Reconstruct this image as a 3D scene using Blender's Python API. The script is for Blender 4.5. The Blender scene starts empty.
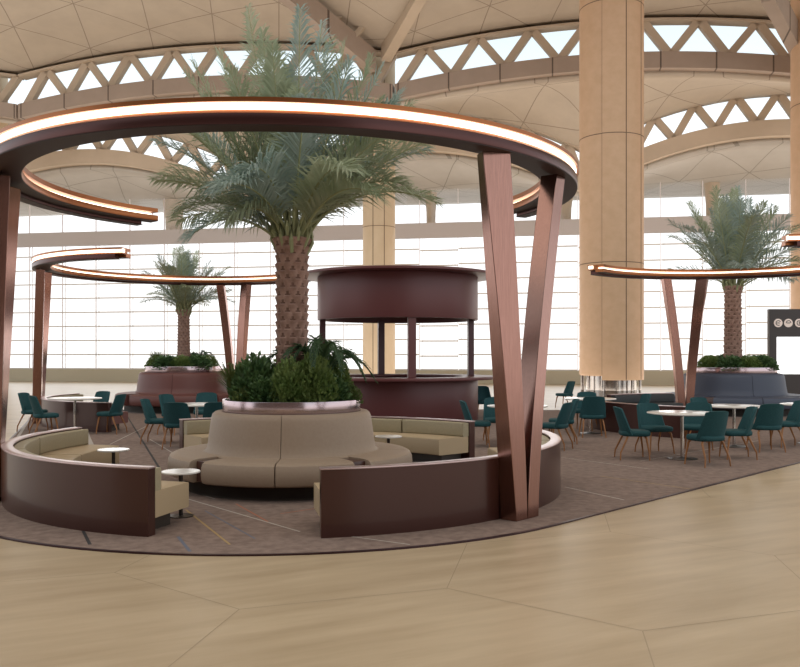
import bpy, math, random
from math import sin, cos, pi, radians as R_, sqrt
from mathutils import Vector, Matrix
random.seed(7)
S = bpy.context.scene
C = S.collection

# ---------------------------------------------------------------- camera
HC = 1.7
F = 865.0
HOR = 354.0
cam_d = bpy.data.cameras.new('camera')
cam = bpy.data.objects.new('camera', cam_d)
C.objects.link(cam)
cam.location = (0, 0, HC)
cam.rotation_euler = (R_(90), 0, 0)
cam_d.sensor_width = 36
cam_d.lens = 36 * F / 800
cam_d.shift_y = (HOR - 333.5) / 800
cam_d.clip_end = 500
S.camera = cam

# ---------------------------------------------------------------- world, lights, exposure
S.view_settings.view_transform = 'Standard'
S.view_settings.look = 'None'
S.view_settings.gamma = 1
S.view_settings.exposure = 0.0
S.view_settings.use_curve_mapping = False
W = bpy.data.worlds.new('sky')
S.world = W
W.use_nodes = True
nt = W.node_tree
nt.nodes.clear()
o_ = nt.nodes.new('ShaderNodeOutputWorld')
bg = nt.nodes.new('ShaderNodeBackground')
tc = nt.nodes.new('ShaderNodeTexCoord')
sp = nt.nodes.new('ShaderNodeSeparateXYZ')
rp = nt.nodes.new('ShaderNodeValToRGB')
nt.links.new(tc.outputs['Generated'], sp.inputs[0])
nt.links.new(sp.outputs['Z'], rp.inputs[0])
nt.links.new(rp.outputs[0], bg.inputs[0])
nt.links.new(bg.outputs[0], o_.inputs[0])
e = rp.color_ramp.elements
e[0].position = 0.0
e[0].color = (1, .97, .95, 1)
e[1].position = .9
e[1].color = (.34, .33, .32, 1)
m_ = e.new(.18)
m_.color = (.95, .97, 1, 1)
m_ = e.new(.38)
m_.color = (.56, .68, .73, 1)
bg.inputs[1].default_value = 1.5


def area(name, loc, rot, sx, sy, power, col):
    l = bpy.data.lights.new(name, 'AREA')
    l.shape = 'RECTANGLE'
    l.size = sx
    l.size_y = sy
    l.energy = power
    l.color = col
    o = bpy.data.objects.new(name, l)
    o.location = loc
    o.rotation_euler = rot
    C.objects.link(o)
    return o


# warm fill areas added below and overhead, and daylight entering through the glass wall
area('upward_fill', (0, 38, .3), (R_(180), 0, 0), 70, 12, 3300, (1, .89, .78))  # added fill that brightens the vaults from below, no fixture there
area('overhead_fill', (0, 6, 22), (0, 0, 0), 50, 26, 3500, (1, .86, .70))  # added warm overhead fill, standing in for unseen ceiling lights
area('window_daylight', (0, 49.0, 5.0), (R_(-90), 0, R_(-9.6)), 60, 8, 1600, (1, .95, .90))

# ---------------------------------------------------------------- materials
def mat(name, col, rough=.5, metal=0.0, noise=None, bump=0.0, coat=0.0, spec=.5, emit=None, estr=0):
    """noise = (scale, (r,g,b) second colour, detail, (sx,sy,sz) mapping scale, rot)"""
    m = bpy.data.materials.new(name)
    m.use_nodes = True
    n = m.node_tree
    b = n.nodes['Principled BSDF']
    b.inputs['Base Color'].default_value = (*col, 1)
    b.inputs['Roughness'].default_value = rough
    b.inputs['Metallic'].default_value = metal
    b.inputs['Coat Weight'].default_value = coat
    b.inputs['Specular IOR Level'].default_value = spec
    if emit:
        b.inputs['Emission Color'].default_value = (*emit, 1)
        b.inputs['Emission Strength'].default_value = estr
    if noise:
        sc, c2, det, ms, rot = noise
        t = n.nodes.new('ShaderNodeTexCoord')
        mp = n.nodes.new('ShaderNodeMapping')
        mp.inputs['Scale'].default_value = ms
        if rot[2]:
            mp.vector_type = 'TEXTURE'
        mp.inputs['Rotation'].default_value = rot
        nz = n.nodes.new('ShaderNodeTexNoise')
        nz.inputs['Scale'].default_value = sc
        nz.inputs['Detail'].default_value = det
        nz.inputs['Roughness'].default_value = .6
        cr = n.nodes.new('ShaderNodeValToRGB')
        cr.color_ramp.elements[0].position = .34
        cr.color_ramp.elements[1].position = .66
        cr.color_ramp.elements[0].color = (*col, 1)
        cr.color_ramp.elements[1].color = (*c2, 1)
        n.links.new(t.outputs['Object'], mp.inputs[0])
        n.links.new(mp.outputs[0], nz.inputs['Vector'])
        n.links.new(nz.outputs['Fac'], cr.inputs[0])
        n.links.new(cr.outputs[0], b.inputs['Base Color'])
        if bump:
            bp = n.nodes.new('ShaderNodeBump')
            bp.inputs['Strength'].default_value = bump
            bp.inputs['Distance'].default_value = .01
            n.links.new(nz.outputs['Fac'], bp.inputs['Height'])
            n.links.new(bp.outputs[0], b.inputs['Normal'])
    return m


def seam_mat(name, col, col2, line, spacing, width, angs, rough=.8, nscale=.8):
    """matte panels with thin dark joints running in the given directions"""
    m = mat(name, col, rough, noise=(nscale, col2, 4, (1, 1, 1), (0, 0, 0)))
    n = m.node_tree
    b = n.nodes['Principled BSDF']
    base = [k for k in n.nodes if k.type == 'VALTORGB'][0]
    t = [k for k in n.nodes if k.type == 'TEX_COORD'][0]
    prev = None
    for a in angs:
        vm = n.nodes.new('ShaderNodeVectorMath')
        vm.operation = 'DOT_PRODUCT'
        vm.inputs[1].default_value = (cos(a) / spacing, sin(a) / spacing, 0)
        n.links.new(t.outputs['Object'], vm.inputs[0])
        fr = n.nodes.new('ShaderNodeMath')
        fr.operation = 'FRACT'
        n.links.new(vm.outputs['Value'], fr.inputs[0])
        lt = n.nodes.new('ShaderNodeMath')
        lt.operation = 'LESS_THAN'
        lt.inputs[1].default_value = width / spacing
        n.links.new(fr.outputs[0], lt.inputs[0])
        if prev is None:
            prev = lt
        else:
            mx = n.nodes.new('ShaderNodeMath')
            mx.operation = 'MAXIMUM'
            n.links.new(prev.outputs[0], mx.inputs[0])
            n.links.new(lt.outputs[0], mx.inputs[1])
            prev = mx
    mix = n.nodes.new('ShaderNodeMix')
    mix.data_type = 'RGBA'
    n.links.new(prev.outputs[0], mix.inputs[0])
    n.links.new(base.outputs[0], mix.inputs[6])
    mix.inputs[7].default_value = (*line, 1)
    n.links.new(mix.outputs[2], b.inputs['Base Color'])
    return m


def glass_mat():
    m = bpy.data.materials.new('window_glass')
    m.use_nodes = True
    n = m.node_tree
    n.nodes.clear()
    o = n.nodes.new('ShaderNodeOutputMaterial')
    mx = n.nodes.new('ShaderNodeMixShader')
    tr = n.nodes.new('ShaderNodeBsdfTransparent')
    tr.inputs[0].default_value = (.97, .98, .98, 1)
    gl = n.nodes.new('ShaderNodeBsdfGlossy')
    gl.inputs['Roughness'].default_value = .05
    mx.inputs[0].default_value = .05
    n.links.new(tr.outputs[0], mx.inputs[1])
    n.links.new(gl.outputs[0], mx.inputs[2])
    n.links.new(mx.outputs[0], o.inputs[0])
    return m


def leafy(m, amt=.4):
    n = m.node_tree
    b = n.nodes['Principled BSDF']
    o = [k for k in n.nodes if k.type == 'OUTPUT_MATERIAL'][0]
    t = n.nodes.new('ShaderNodeBsdfTranslucent')
    src = b.inputs['Base Color'].links[0].from_socket
    n.links.new(src, t.inputs[0])
    x = n.nodes.new('ShaderNodeMixShader')
    x.inputs[0].default_value = amt
    n.links.new(b.outputs[0], x.inputs[1])
    n.links.new(t.outputs[0], x.inputs[2])
    n.links.new(x.outputs[0], o.inputs[0])
    return m


M = {}
M['stone'] = mat('travertine_floor', (.51, .395, .262), .36, noise=(1.0, (.39, .29, .182), 9, (1.9, .30, 1), (0, 0, R_(27))), spec=.4)
M['joint'] = mat('floor_joint', (.36, .28, .19), .6)
M['carpet'] = mat('taupe_carpet', (.185, .132, .112), .95, noise=(9, (.27, .20, .168), 10, (1, 1, 1), (0, 0, 0)), bump=.4, spec=.1)
M['edge'] = mat('carpet_edge_metal', (.06, .03, .035), .35, .6)
M['bronze'] = mat('brushed_bronze', (.34, .185, .15), .20, .95, noise=(30, (.28, .15, .12), 4, (4, 4, .1), (0, 0, 0)))
M['copper'] = mat('copper_band', (.33, .115, .04), .32, .75)
M['plum'] = mat('dark_plum_metal', (.085, .036, .033), .30, .75)
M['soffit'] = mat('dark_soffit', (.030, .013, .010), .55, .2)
M['strip'] = mat('led_strip', (1, .9, .8), .5, emit=(1, .82, .62), estr=4.0)
M['wallplum'] = mat('lacquered_plum_wall', (.062, .021, .016), .28, .35, coat=.3)
M['rim'] = mat('lilac_metal_rim', (.55, .42, .42), .30, .8)
M['band'] = mat('planter_steel', (.50, .40, .42), .20, .95)
M['beige'] = mat('beige_leather', (.37, .275, .20), .55, noise=(30, (.35, .255, .185), 3, (1, 1, 1), (0, 0, 0)), bump=.05)
M['pad'] = mat('khaki_leather', (.36, .30, .19), .55, noise=(30, (.33, .275, .175), 3, (1, 1, 1), (0, 0, 0)), bump=.05)
M['seatpad'] = mat('sand_leather', (.45, .335, .205), .55)
M['maroon_l'] = mat('maroon_leather', (.145, .05, .042), .5)
M['blue_l'] = mat('slate_blue_leather', (.060, .070, .105), .55)
M['darkseat'] = mat('dark_grey_upholstery', (.03, .032, .034), .6)
M['plinth'] = mat('dark_plinth', (.05, .038, .03), .5)
M['wood'] = mat('dark_veneer', (.075, .028, .02), .35, coat=.2)
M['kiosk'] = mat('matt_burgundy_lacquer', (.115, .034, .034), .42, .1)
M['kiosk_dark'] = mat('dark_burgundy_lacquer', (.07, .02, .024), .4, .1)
M['teal'] = mat('teal_fabric', (.016, .072, .080), .75, noise=(60, (.011, .054, .062), 3, (1, 1, 1), (0, 0, 0)), spec=.3)
M['oak'] = mat('oak_legs', (.33, .14, .045), .5, noise=(14, (.25, .10, .03), 4, (4, 4, .4), (0, 0, 0)))
M['top'] = mat('white_table_top', (.74, .70, .66), .18)
M['chrome'] = mat('chrome', (.55, .52, .50), .18, 1.0)
M['darkmetal'] = mat('dark_metal', (.05, .04, .035), .35, .7)
M['trunk'] = mat('palm_bark', (.40, .25, .20), .9, noise=(9, (.25, .145, .11), 6, (1, 1, 1), (0, 0, 0)), bump=.5)
M['trunk_gap'] = mat('palm_bark_fibre', (.20, .115, .09), .95, noise=(12, (.13, .07, .05), 5, (1, 1, 1), (0, 0, 0)))
M['frond'] = mat('palm_leaf', (.29, .35, .22), .5, noise=(2.2, (.44, .48, .34), 3, (1, 1, 1), (0, 0, 0)), spec=.35)
M['frond2'] = mat('blue_green_palm_leaf', (.27, .36, .32), .5, noise=(2.2, (.40, .47, .43), 3, (1, 1, 1), (0, 0, 0)), spec=.35)
M['rachis'] = mat('palm_rib', (.30, .32, .17), .6)
M['soil'] = mat('planter_soil', (.03, .02, .015), .95)
M['leafA'] = mat('shrub_leaf', (.13, .21, .055), .5, noise=(6, (.27, .35, .12), 3, (1, 1, 1), (0, 0, 0)))
M['leafB'] = mat('dark_shrub_leaf', (.05, .11, .04), .45, noise=(6, (.12, .21, .07), 3, (1, 1, 1), (0, 0, 0)))
M['leafC'] = mat('yellow_green_leaf', (.16, .20, .06), .5, noise=(6, (.07, .13, .035), 3, (1, 1, 1), (0, 0, 0)))
M['fern'] = mat('fern_leaf', (.09, .16, .07), .5, noise=(6, (.04, .09, .04), 3, (1, 1, 1), (0, 0, 0)))
for k_ in ('frond', 'frond2', 'leafA', 'leafC', 'fern'):
    leafy(M[k_])
TRI = [R_(8), R_(68), R_(128)]
M['vault'] = seam_mat('vault_panels', (.54, .46, .37), (.49, .415, .335), (.30, .24, .19), 3.1, .045, TRI, .85)
M['soffit_pan'] = seam_mat('soffit_panels', (.50, .46, .41), (.46, .42, .37), (.30, .27, .23), 3.1, .05, TRI, .85)
M['truss'] = mat('truss_cladding', (.56, .45, .34), .7, noise=(.6, (.50, .40, .30), 3, (1, 1, 1), (0, 0, 0)))
M['archband'] = seam_mat('arch_band_panels', (.40, .31, .25), (.36, .28, .225), (.12, .085, .065), 2.4, .07, [R_(-9.6)], .7)
M['colstone'] = mat('warm_limestone', (.62, .41, .26), .6, noise=(2.4, (.57, .37, .225), 9, (1, 1, 1.2), (0, 0, 0)), bump=.1)
M['colpale'] = mat('pale_limestone', (.60, .47, .32), .6, noise=(1.4, (.54, .41, .27), 6, (1, 1, .5), (0, 0, 0)))
M['colgroove'] = mat('column_joint', (.17, .11, .07), .8)
M['frame'] = mat('window_transom', (.62, .57, .52), .5)
M['mullion'] = mat('pale_mullion', (.85, .80, .80), .5)
M['panel'] = mat('spandrel_panel', (.50, .45, .43), .6)
M['wallwarm'] = mat('brown_reflected_wall', (.10, .065, .05), .6)
M['sill'] = mat('cream_wall', (.50, .44, .32), .55)
M['glass'] = glass_mat()
M['ground'] = mat('apron_outside', (.95, .92, .92), .9)
M['board'] = mat('dark_board', (.035, .024, .022), .4)
M['screen'] = mat('lit_screen', (1, 1, 1), .4, emit=(1, 1, 1), estr=1.6)
M['icon'] = mat('pale_icon', (.62, .50, .45), .5, emit=(1, .85, .75), estr=.25)

INL = {'w': mat('white_inlay', (.42, .37, .33), .8), 'y': mat('ochre_inlay', (.36, .24, .10), .8),
       'o': mat('orange_inlay', (.36, .13, .07), .8), 'b': mat('blue_inlay', (.12, .13, .17), .8),
       'k': mat('black_inlay', (.03, .025, .025), .8)}


# ---------------------------------------------------------------- mesh helpers
class MB:
    def __init__(s):
        s.v = []
        s.f = []

    def add(s, vs, fs):
        k = len(s.v)
        s.v += [tuple(p) for p in vs]
        s.f += [tuple(k + i for i in f) for f in fs]

    def box(s, x0, x1, y0, y1, z0, z1, mtx=None):
        vs = [Vector(p) for p in ((x0, y0, z0), (x1, y0, z0), (x1, y1, z0), (x0, y1, z0), (x0, y0, z1), (x1, y0, z1), (x1, y1, z1), (x0, y1, z1))]
        if mtx:
            vs = [mtx @ p for p in vs]
        s.add(vs, [(3, 2, 1, 0), (4, 5, 6, 7), (0, 1, 5, 4), (1, 2, 6, 5), (2, 3, 7, 6), (3, 0, 4, 7)])

    def hexa(s, bot, top):
        s.add(list(bot) + list(top), [(3, 2, 1, 0), (4, 5, 6, 7), (0, 1, 5, 4), (1, 2, 6, 5), (2, 3, 7, 6), (3, 0, 4, 7)])

    def arc(s, prof, a0, a1, n=None, c=(0, 0)):
        """sweep a closed (r,z) profile (counter-clockwise as seen with r right, z up) about the z axis, degrees"""
        full = abs(a1 - a0) >= 359.9
        n = n or max(2, int(abs(a1 - a0) / 3))
        m = len(prof)
        vs = []
        for i in range(n if full else n + 1):
            a = R_(a0 + (a1 - a0) * i / n)
            for r, z in prof:
                vs.append((c[0] + r * cos(a), c[1] + r * sin(a), z))
        fs = []
        for i in range(n):
            j = (i + 1) % n if full else i + 1
            for k in range(m):
                l = (k + 1) % m
                fs.append((i * m + k, i * m + l, j * m + l, j * m + k)[::-1])
        if not full:
            fs.append(tuple(range(m)))
            fs.append(tuple(n * m + k for k in range(m))[::-1])
        s.add(vs, fs)

    def lathe(s, prof, n=32, c=(0, 0), cap=True):
        """open profile of (r,z) from bottom to top"""
        m = len(prof)
        vs = []
        for i in range(n):
            a = 2 * pi * i / n
            for r, z in prof:
                vs.append((c[0] + r * cos(a), c[1] + r * sin(a), z))
        fs = []
        for i in range(n):
            j = (i + 1) % n
            for k in range(m - 1):
                fs.append((i * m + k, j * m + k, j * m + k + 1, i * m + k + 1))
        if cap:
            fs.append(tuple(i * m for i in range(n))[::-1])
            fs.append(tuple(i * m + m - 1 for i in range(n)))
        s.add(vs, fs)

    def tube(s, pts, rad, n=8):
        pts = [Vector(p) for p in pts]
        m = len(pts)
        if not hasattr(rad, '__len__'):
            rad = [rad] * m
        vs = []
        up = Vector((0, 0, 1))
        for i, p in enumerate(pts):
            t = (pts[min(i + 1, m - 1)] - pts[max(i - 1, 0)]).normalized()
            a = t.cross(up)
            if a.length < .05:
                a = t.cross(Vector((0, 1, 0)))
            a.normalize()
            b = a.cross(t)
            for k in range(n):
                q = 2 * pi * k / n
                vs.append(p + (a * cos(q) + b * sin(q)) * rad[i])
        fs = []
        for i in range(m - 1):
            for k in range(n):
                l = (k + 1) % n
                fs.append((i * n + k, i * n + l, (i + 1) * n + l, (i + 1) * n + k)[::-1])
        fs.append(tuple(range(n)))
        fs.append(tuple((m - 1) * n + k for k in range(n))[::-1])
        s.add(vs, fs)

    def build(s, name, material, parent=None, smooth=35, bevel=0, loc=None):
        me = bpy.data.meshes.new(name)
        me.from_pydata(s.v, [], s.f)
        me.materials.append(material)
        if smooth:
            me.polygons.foreach_set('use_smooth', [True] * len(me.polygons))
            me.set_sharp_from_angle(angle=R_(smooth))
        me.update()
        o = bpy.data.objects.new(name, me)
        C.objects.link(o)
        if parent:
            o.parent = parent
        if loc:
            o.location = loc
        if bevel:
            b = o.modifiers.new('bevel', 'BEVEL')
            b.width = bevel
            b.segments = 2
            b.limit_method = 'ANGLE'
            b.angle_limit = R_(50)
        return o


def tag(o, label=None, cat=None, group=None, kind=None):
    if label:
        o['label'] = label
    if cat:
        o['category'] = cat
    if group:
        o['group'] = group
    if kind:
        o['kind'] = kind
    return o


def thing(name, label, cat, loc=(0, 0, 0), rz=0, group=None, kind=None, scale=None):
    o = bpy.data.objects.new(name, None)
    C.objects.link(o)
    o.location = loc
    o.rotation_euler = (0, 0, rz)
    if scale:
        o.scale = scale
    return tag(o, label, cat, group, kind)


def kids(o):
    return [k for k in C.objects if k.parent == o]


def dup(o, loc=None, rz=None, label=None, scale=None, group=None, parent=None):
    c = o.copy()
    C.objects.link(c)
    if loc is not None:
        c.location = loc
    if rz is not None:
        c.rotation_euler = (0, 0, rz)
    if scale:
        c.scale = scale
    if label:
        c['label'] = label
    if group:
        c['group'] = group
    if parent:
        c.parent = parent
    for k in kids(o):
        dup(k, parent=c)
    return c


def rrect(r0, r1, z0, z1, b, seg=3):
    """rounded rectangle profile, counter clockwise"""
    out = []
    for cx, cz, a in ((r1 - b, z0 + b, -90), (r1 - b, z1 - b, 0), (r0 + b, z1 - b, 90), (r0 + b, z0 + b, 180)):
        for i in range(seg + 1):
            q = R_(a + 90 * i / seg)
            out.append((cx + b * cos(q), cz + b * sin(q)))
    return out


def rect(r0, r1, z0, z1):
    return [(r0, z0), (r1, z0), (r1, z1), (r0, z1)]


G = .012     # top of the carpet
PAV = [(-1.41, 11.3, 0), (-5.4, 22.0, 240), (7.8, 20.0, 120)]

# ---------------------------------------------------------------- floor
mb = MB()
mb.add([(-60, -4, 0), (60, -4, 0), (60, 60, 0), (-60, 60, 0)], [(0, 1, 2, 3)])
floor = mb.build('floor', M['stone'], smooth=0)
tag(floor, 'beige travertine floor with diagonal grain', 'floor', kind='structure')
# honeycomb joints between the big stone slabs
L = 1.5
base = Vector((-1.07, 5.76))
d20 = Vector((cos(R_(20)), sin(R_(20)))) * L
d140 = Vector((cos(R_(140)), sin(R_(140)))) * L
d260 = Vector((cos(R_(260)), sin(R_(260)))) * L
t1 = d20 - d140
t2 = d20 - d260
mb = MB()
for i in range(-12, 13):
    for j in range(-12, 13):
        p = base + t1 * i + t2 * j
        if p.y < 1 or p.y > 30 or abs(p.x) > p.y * .6 + 3:
            continue
        for d in (d20, d140, d260):
            q = p + d
            nrm = Vector((-d.y, d.x)).normalized() * .0035
            mb.add([(p.x + nrm.x, p.y + nrm.y, .0012), (p.x - nrm.x, p.y - nrm.y, .0012), (q.x - nrm.x, q.y - nrm.y, .0012), (q.x + nrm.x, q.y + nrm.y, .0012)], [(0, 1, 2, 3)])
tag(mb.build('tile_joints', M['joint'], floor, smooth=0), kind='stuff')

# carpet island: hull around the three circular lounges
RC = 4.0
cs = [Vector(p[:2]) for p in PAV]
cs[1] = Vector((-5.6, 23.2))
cs[2] = Vector((8.4, 21.6))
pts = []
for c in cs:
    for k in range(240):
        a = 2 * pi * k / 240
        pts.append((c.x + RC * cos(a), c.y + RC * sin(a)))
pts.sort()
def half(ps):
    h = []
    for p in ps:
        while len(h) > 1 and (h[-1][0] - h[-2][0]) * (p[1] - h[-2][1]) - (h[-1][1] - h[-2][1]) * (p[0] - h[-2][0]) <= 0:
            h.pop()
        h.append(p)
    return h
hull = half(pts)[:-1] + half(pts[::-1])[:-1]
def slab(poly, z0, z1):
    b = MB()
    n = len(poly)
    b.add([(x, y, z0) for x, y in poly] + [(x, y, z1) for x, y in poly],
          [tuple(range(n))[::-1], tuple(range(n, 2 * n))] + [(i, (i + 1) % n, n + (i + 1) % n, n + i) for i in range(n)])
    return b
carpet = slab(hull, .0005, G).build('carpet', M['carpet'], smooth=0)
tag(carpet, 'taupe mottled carpet island with thin coloured inlay lines', 'carpet', kind='structure')
cen = Vector((sum(p[0] for p in hull) / len(hull), sum(p[1] for p in hull) / len(hull)))
mb = MB()
n = len(hull)
outer = []
for i in range(n):
    a = Vector(hull[i - 1]); b_ = Vector(hull[(i + 1) % n])
    t = (b_ - a).normalized()
    nn = Vector((t.y, -t.x)) * .035
    outer.append((hull[i][0] + nn.x, hull[i][1] + nn.y))
vs = [(x, y, G + .002) for x, y in hull] + [(x, y, G + .002) for x, y in outer] + [(x, y, .001) for x, y in outer]
fs = []
for i in range(n):
    j = (i + 1) % n
    fs += [(i, n + i, n + j, j), (n + i, 2 * n + i, 2 * n + j, n + j)]
mb.add(vs, fs)
mb.build('carpet_edge', M['edge'], carpet)


def gp(px, py):
    Y = F * HC / (py - HOR)
    return Vector(((px - 400) / F * Y, Y))


def inlay(pts, w, key, nm='inlay_line'):
    b = MB()
    z = G + .0015
    for p, q in zip(pts, pts[1:]):
        d = (q - p)
        nrm = Vector((-d.y, d.x)).normalized() * w / 2
        b.add([(p.x + nrm.x, p.y + nrm.y, z), (p.x - nrm.x, p.y - nrm.y, z), (q.x - nrm.x, q.y - nrm.y, z), (q.x + nrm.x, q.y + nrm.y, z)], [(0, 1, 2, 3)])
    return b.build(nm, INL[key], carpet, smooth=0)


for a, b_, w, k in (((150, 489), (300, 533), .022, 'w'), ((186, 511), (230, 546), .022, 'y'), ((236, 505), (268, 523), .02, 'o'), ((178, 538), (190, 553), .03, 'b'),
                    ((82, 530), (90, 546), .03, 'k'), ((560, 458), (650, 470), .022, 'w'), ((565, 488), (624, 501), .025, 'w'), ((600, 477), (690, 490), .02, 'y'),
                    ((123, 410), (160, 470), .035, 'k'), ((110, 445), (150, 425), .022, 'w'), ((205, 512), (255, 540), .018, 'b'), ((330, 535), (410, 546), .02, 'w'),
                    ((600, 425), (640, 430), .03, 'w'), ((12, 447), (31, 417), .06, 'w'), ((120, 470), (215, 500), .02, 'w'), ((150, 440), (200, 470), .02, 'w'),
                    ((500, 440), (590, 452), .02, 'w'), ((640, 462), (760, 441), .02, 'w'), ((280, 515), (320, 509), .02, 'o')):
    inlay([gp(*a), gp(*b_)], w, k)
# curling white line beside the left café table
cp = [(58, 447), (56, 436), (62, 428), (72, 424), (80, 427), (83, 434), (86, 432), (88, 438), (92, 447), (100, 449)]
inlay([gp(*p) for p in cp], .09, 'w')

# ---------------------------------------------------------------- building shell
SL = -.17
EU = Vector((1, SL, 0)).normalized()
EN = Vector((-SL, 1, 0)).normalized()
def Y1(x): return 41.3 + SL * x
def Y2(x): return 46.05 + SL * x
def YW(x): return 50.0 + SL * x
PK1 = [-48.5, -29.2, -9.9, 9.4, 28.7, 48.0]
PK2 = [-36.2, -18.0, .27, 18.5, 36.7]
def a1z(x):
    d = min(abs(x - p) for p in PK1)
    return 14.65 - .9 * (d / 9.65) ** 2
def a2z(x):
    d = min(abs(x - p) for p in PK2)
    return 12.45 - .03 * d * d


def arch(peak, half_w, Yf, zf, band_h, tri_h, chord_h, pitch, name, label, bandmat, thick=.7, dw=.42, off=0):
    root = thing(name, label, 'arch', (peak, Yf(peak), 0), 0, kind='structure')
    x0, x1 = peak - half_w + .05, peak + half_w - .05
    def P(x, z, n):
        v = Vector((x, Yf(x), z)) + EN * n
        return v - Vector((peak, Yf(peak), 0))
    def sweep(h0, h1, t0, t1):
        b = MB()
        N = 28
        vs = []
        for i in range(N + 1):
            x = x0 + (x1 - x0) * i / N
            z = zf(x)
            vs += [P(x, z + h0, t0), P(x, z + h0, t1), P(x, z + h1, t1), P(x, z + h1, t0)]
        fs = []
        for i in range(N):
            for k in range(4):
                l = (k + 1) % 4
                fs.append((4 * i + k, 4 * i + l, 4 * i + 4 + l, 4 * i + 4 + k))
        fs += [(0, 3, 2, 1), (4 * N, 4 * N + 1, 4 * N + 2, 4 * N + 3)]
        b.add(vs, fs)
        return b
    sweep(0, band_h, -thick / 2, thick / 2).build('arch_band', bandmat, root)
    sweep(band_h + tri_h, band_h + tri_h + chord_h, -thick / 2, thick / 2).build('top_chord', M['truss'], root)
    b = MB()
    x = x0 + off
    up = True
    lo, hi = band_h - .1, band_h + tri_h + .1
    while x < x1 - .2:
        xa, xb = x, min(x + pitch / 2, x1)
        za = zf(xa) + (lo if up else hi)
        zb = zf(xb) + (hi if up else lo)
        q = []
        for t in (-.17, .17):
            for (xx, zz) in ((xa - dw / 2, za), (xa + dw / 2, za), (xb + dw / 2, zb), (xb - dw / 2, zb)):
                q.append(P(xx, zz, t))
        b.add(q, [(0, 1, 2, 3), (7, 6, 5, 4), (0, 4, 5, 1), (1, 5, 6, 2), (2, 6, 7, 3), (3, 7, 4, 0)])
        x += pitch / 2
        up = not up
    b.build('truss_diagonals', M['truss'], root, smooth=0)
    # clerestory glazing behind the diagonals
    b = MB()
    vs = []
    N = 20
    for i in range(N + 1):
        xx = x0 + (x1 - x0) * i / N
        vs += [P(xx, zf(xx) + band_h, .12), P(xx, zf(xx) + band_h + tri_h, .12)]
    b.add(vs, [(2 * i, 2 * i + 2, 2 * i + 3, 2 * i + 1) for i in range(N)])
    b.build('clerestory_glass', M['glass'], root, smooth=0)
    return root


names1 = {-26.5: 'far left', -8.4: 'left', 9.7: 'right', 27.8: 'far right'}
arch(-9.9, 9.65, Y1, a1z, .74, 1.42, .1, 2.25, 'ceiling_arch', 'upper clerestory arch at left, above the near light ring', M['archband'], off=.3)
arch(9.4, 9.65, Y1, a1z, .74, 1.42, .1, 2.45, 'ceiling_arch', 'upper clerestory arch at right, crossed by the big round column', M['archband'], off=.2)
arch(-29.2, 9.65, Y1, a1z, .74, 1.42, .1, 2.25, 'ceiling_arch', 'upper clerestory arch at the far left edge behind the column', M['archband'])
arch(28.7, 9.65, Y1, a1z, .74, 1.42, .1, 2.45, 'ceiling_arch', 'upper clerestory arch at the far right edge behind the column', M['archband'])
arch(-18.0, 9.1, Y2, a2z, .8, 1.3, .2, 2.05, 'ceiling_arch', 'lower clerestory arch at left seen through the near light ring', M['truss'])
arch(.27, 9.1, Y2, a2z, .8, 1.3, .2, 2.05, 'ceiling_arch', 'lower clerestory arch in the middle behind the tall palm', M['truss'])
arch(18.5, 9.1, Y2, a2z, .8, 1.3, .2, 1.95, 'ceiling_arch', 'lower clerestory arch at right above the far palm', M['truss'], off=.5)


def shell(fn, nx, ny, x0, x1, m, name, label):
    b = MB()
    vs = []
    for i in range(nx + 1):
        x = x0 + (x1 - x0) * i / nx
        for j in range(ny + 1):
            vs.append(fn(x, j / ny))
    fs = [(i * (ny + 1) + j, i * (ny + 1) + j + 1, (i + 1) * (ny + 1) + j + 1, (i + 1) * (ny + 1) + j) for i in range(nx) for j in range(ny)]
    b.add(vs, fs)
    o = b.build(name, m, smooth=60)
    s_ = o.modifiers.new('thick', 'SOLIDIFY')
    s_.thickness = .25
    s_.offset = 1
    return tag(o, label, 'ceiling', kind='structure')


def f0(x, t):
    z = a1z(x) + 2.24
    return (x - SL * (-16 * t) * .0, Y1(x) + .34 - 18 * t, z + 1.7 * (1 - (1 - t) ** 2) + .3 * sin(pi * min(1, t * 1.6)))
def f1(x, t):
    za, zb = a1z(x) + .02, a2z(x) + 2.28
    s_ = t * t * (3 - 2 * t) * .5 + t * .5
    return (x, Y1(x) + .1 + (Y2(x) - Y1(x) - .1) * t, za + (zb - za) * s_ + .25 * sin(pi * t))
def f2(x, t):
    za = a2z(x)
    u = min(1, t / .45)
    z = za + (11.35 - za) * (u * u * (3 - 2 * u)) + (.3 * (t - .45) if t > .45 else 0)
    return (x, Y2(x) + .2 + 9.5 * t, z)
shell(f0, 144, 14, -46, 46, M['vault'], 'ceiling', 'near beige panelled vault with triangular joints')
shell(f1, 144, 10, -46, 46, M['vault'], 'ceiling', 'beige panelled vault between the upper and lower arches')
shell(f2, 144, 10, -46, 46, M['soffit_pan'], 'ceiling', 'pale panelled vault over the glass wall')

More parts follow.
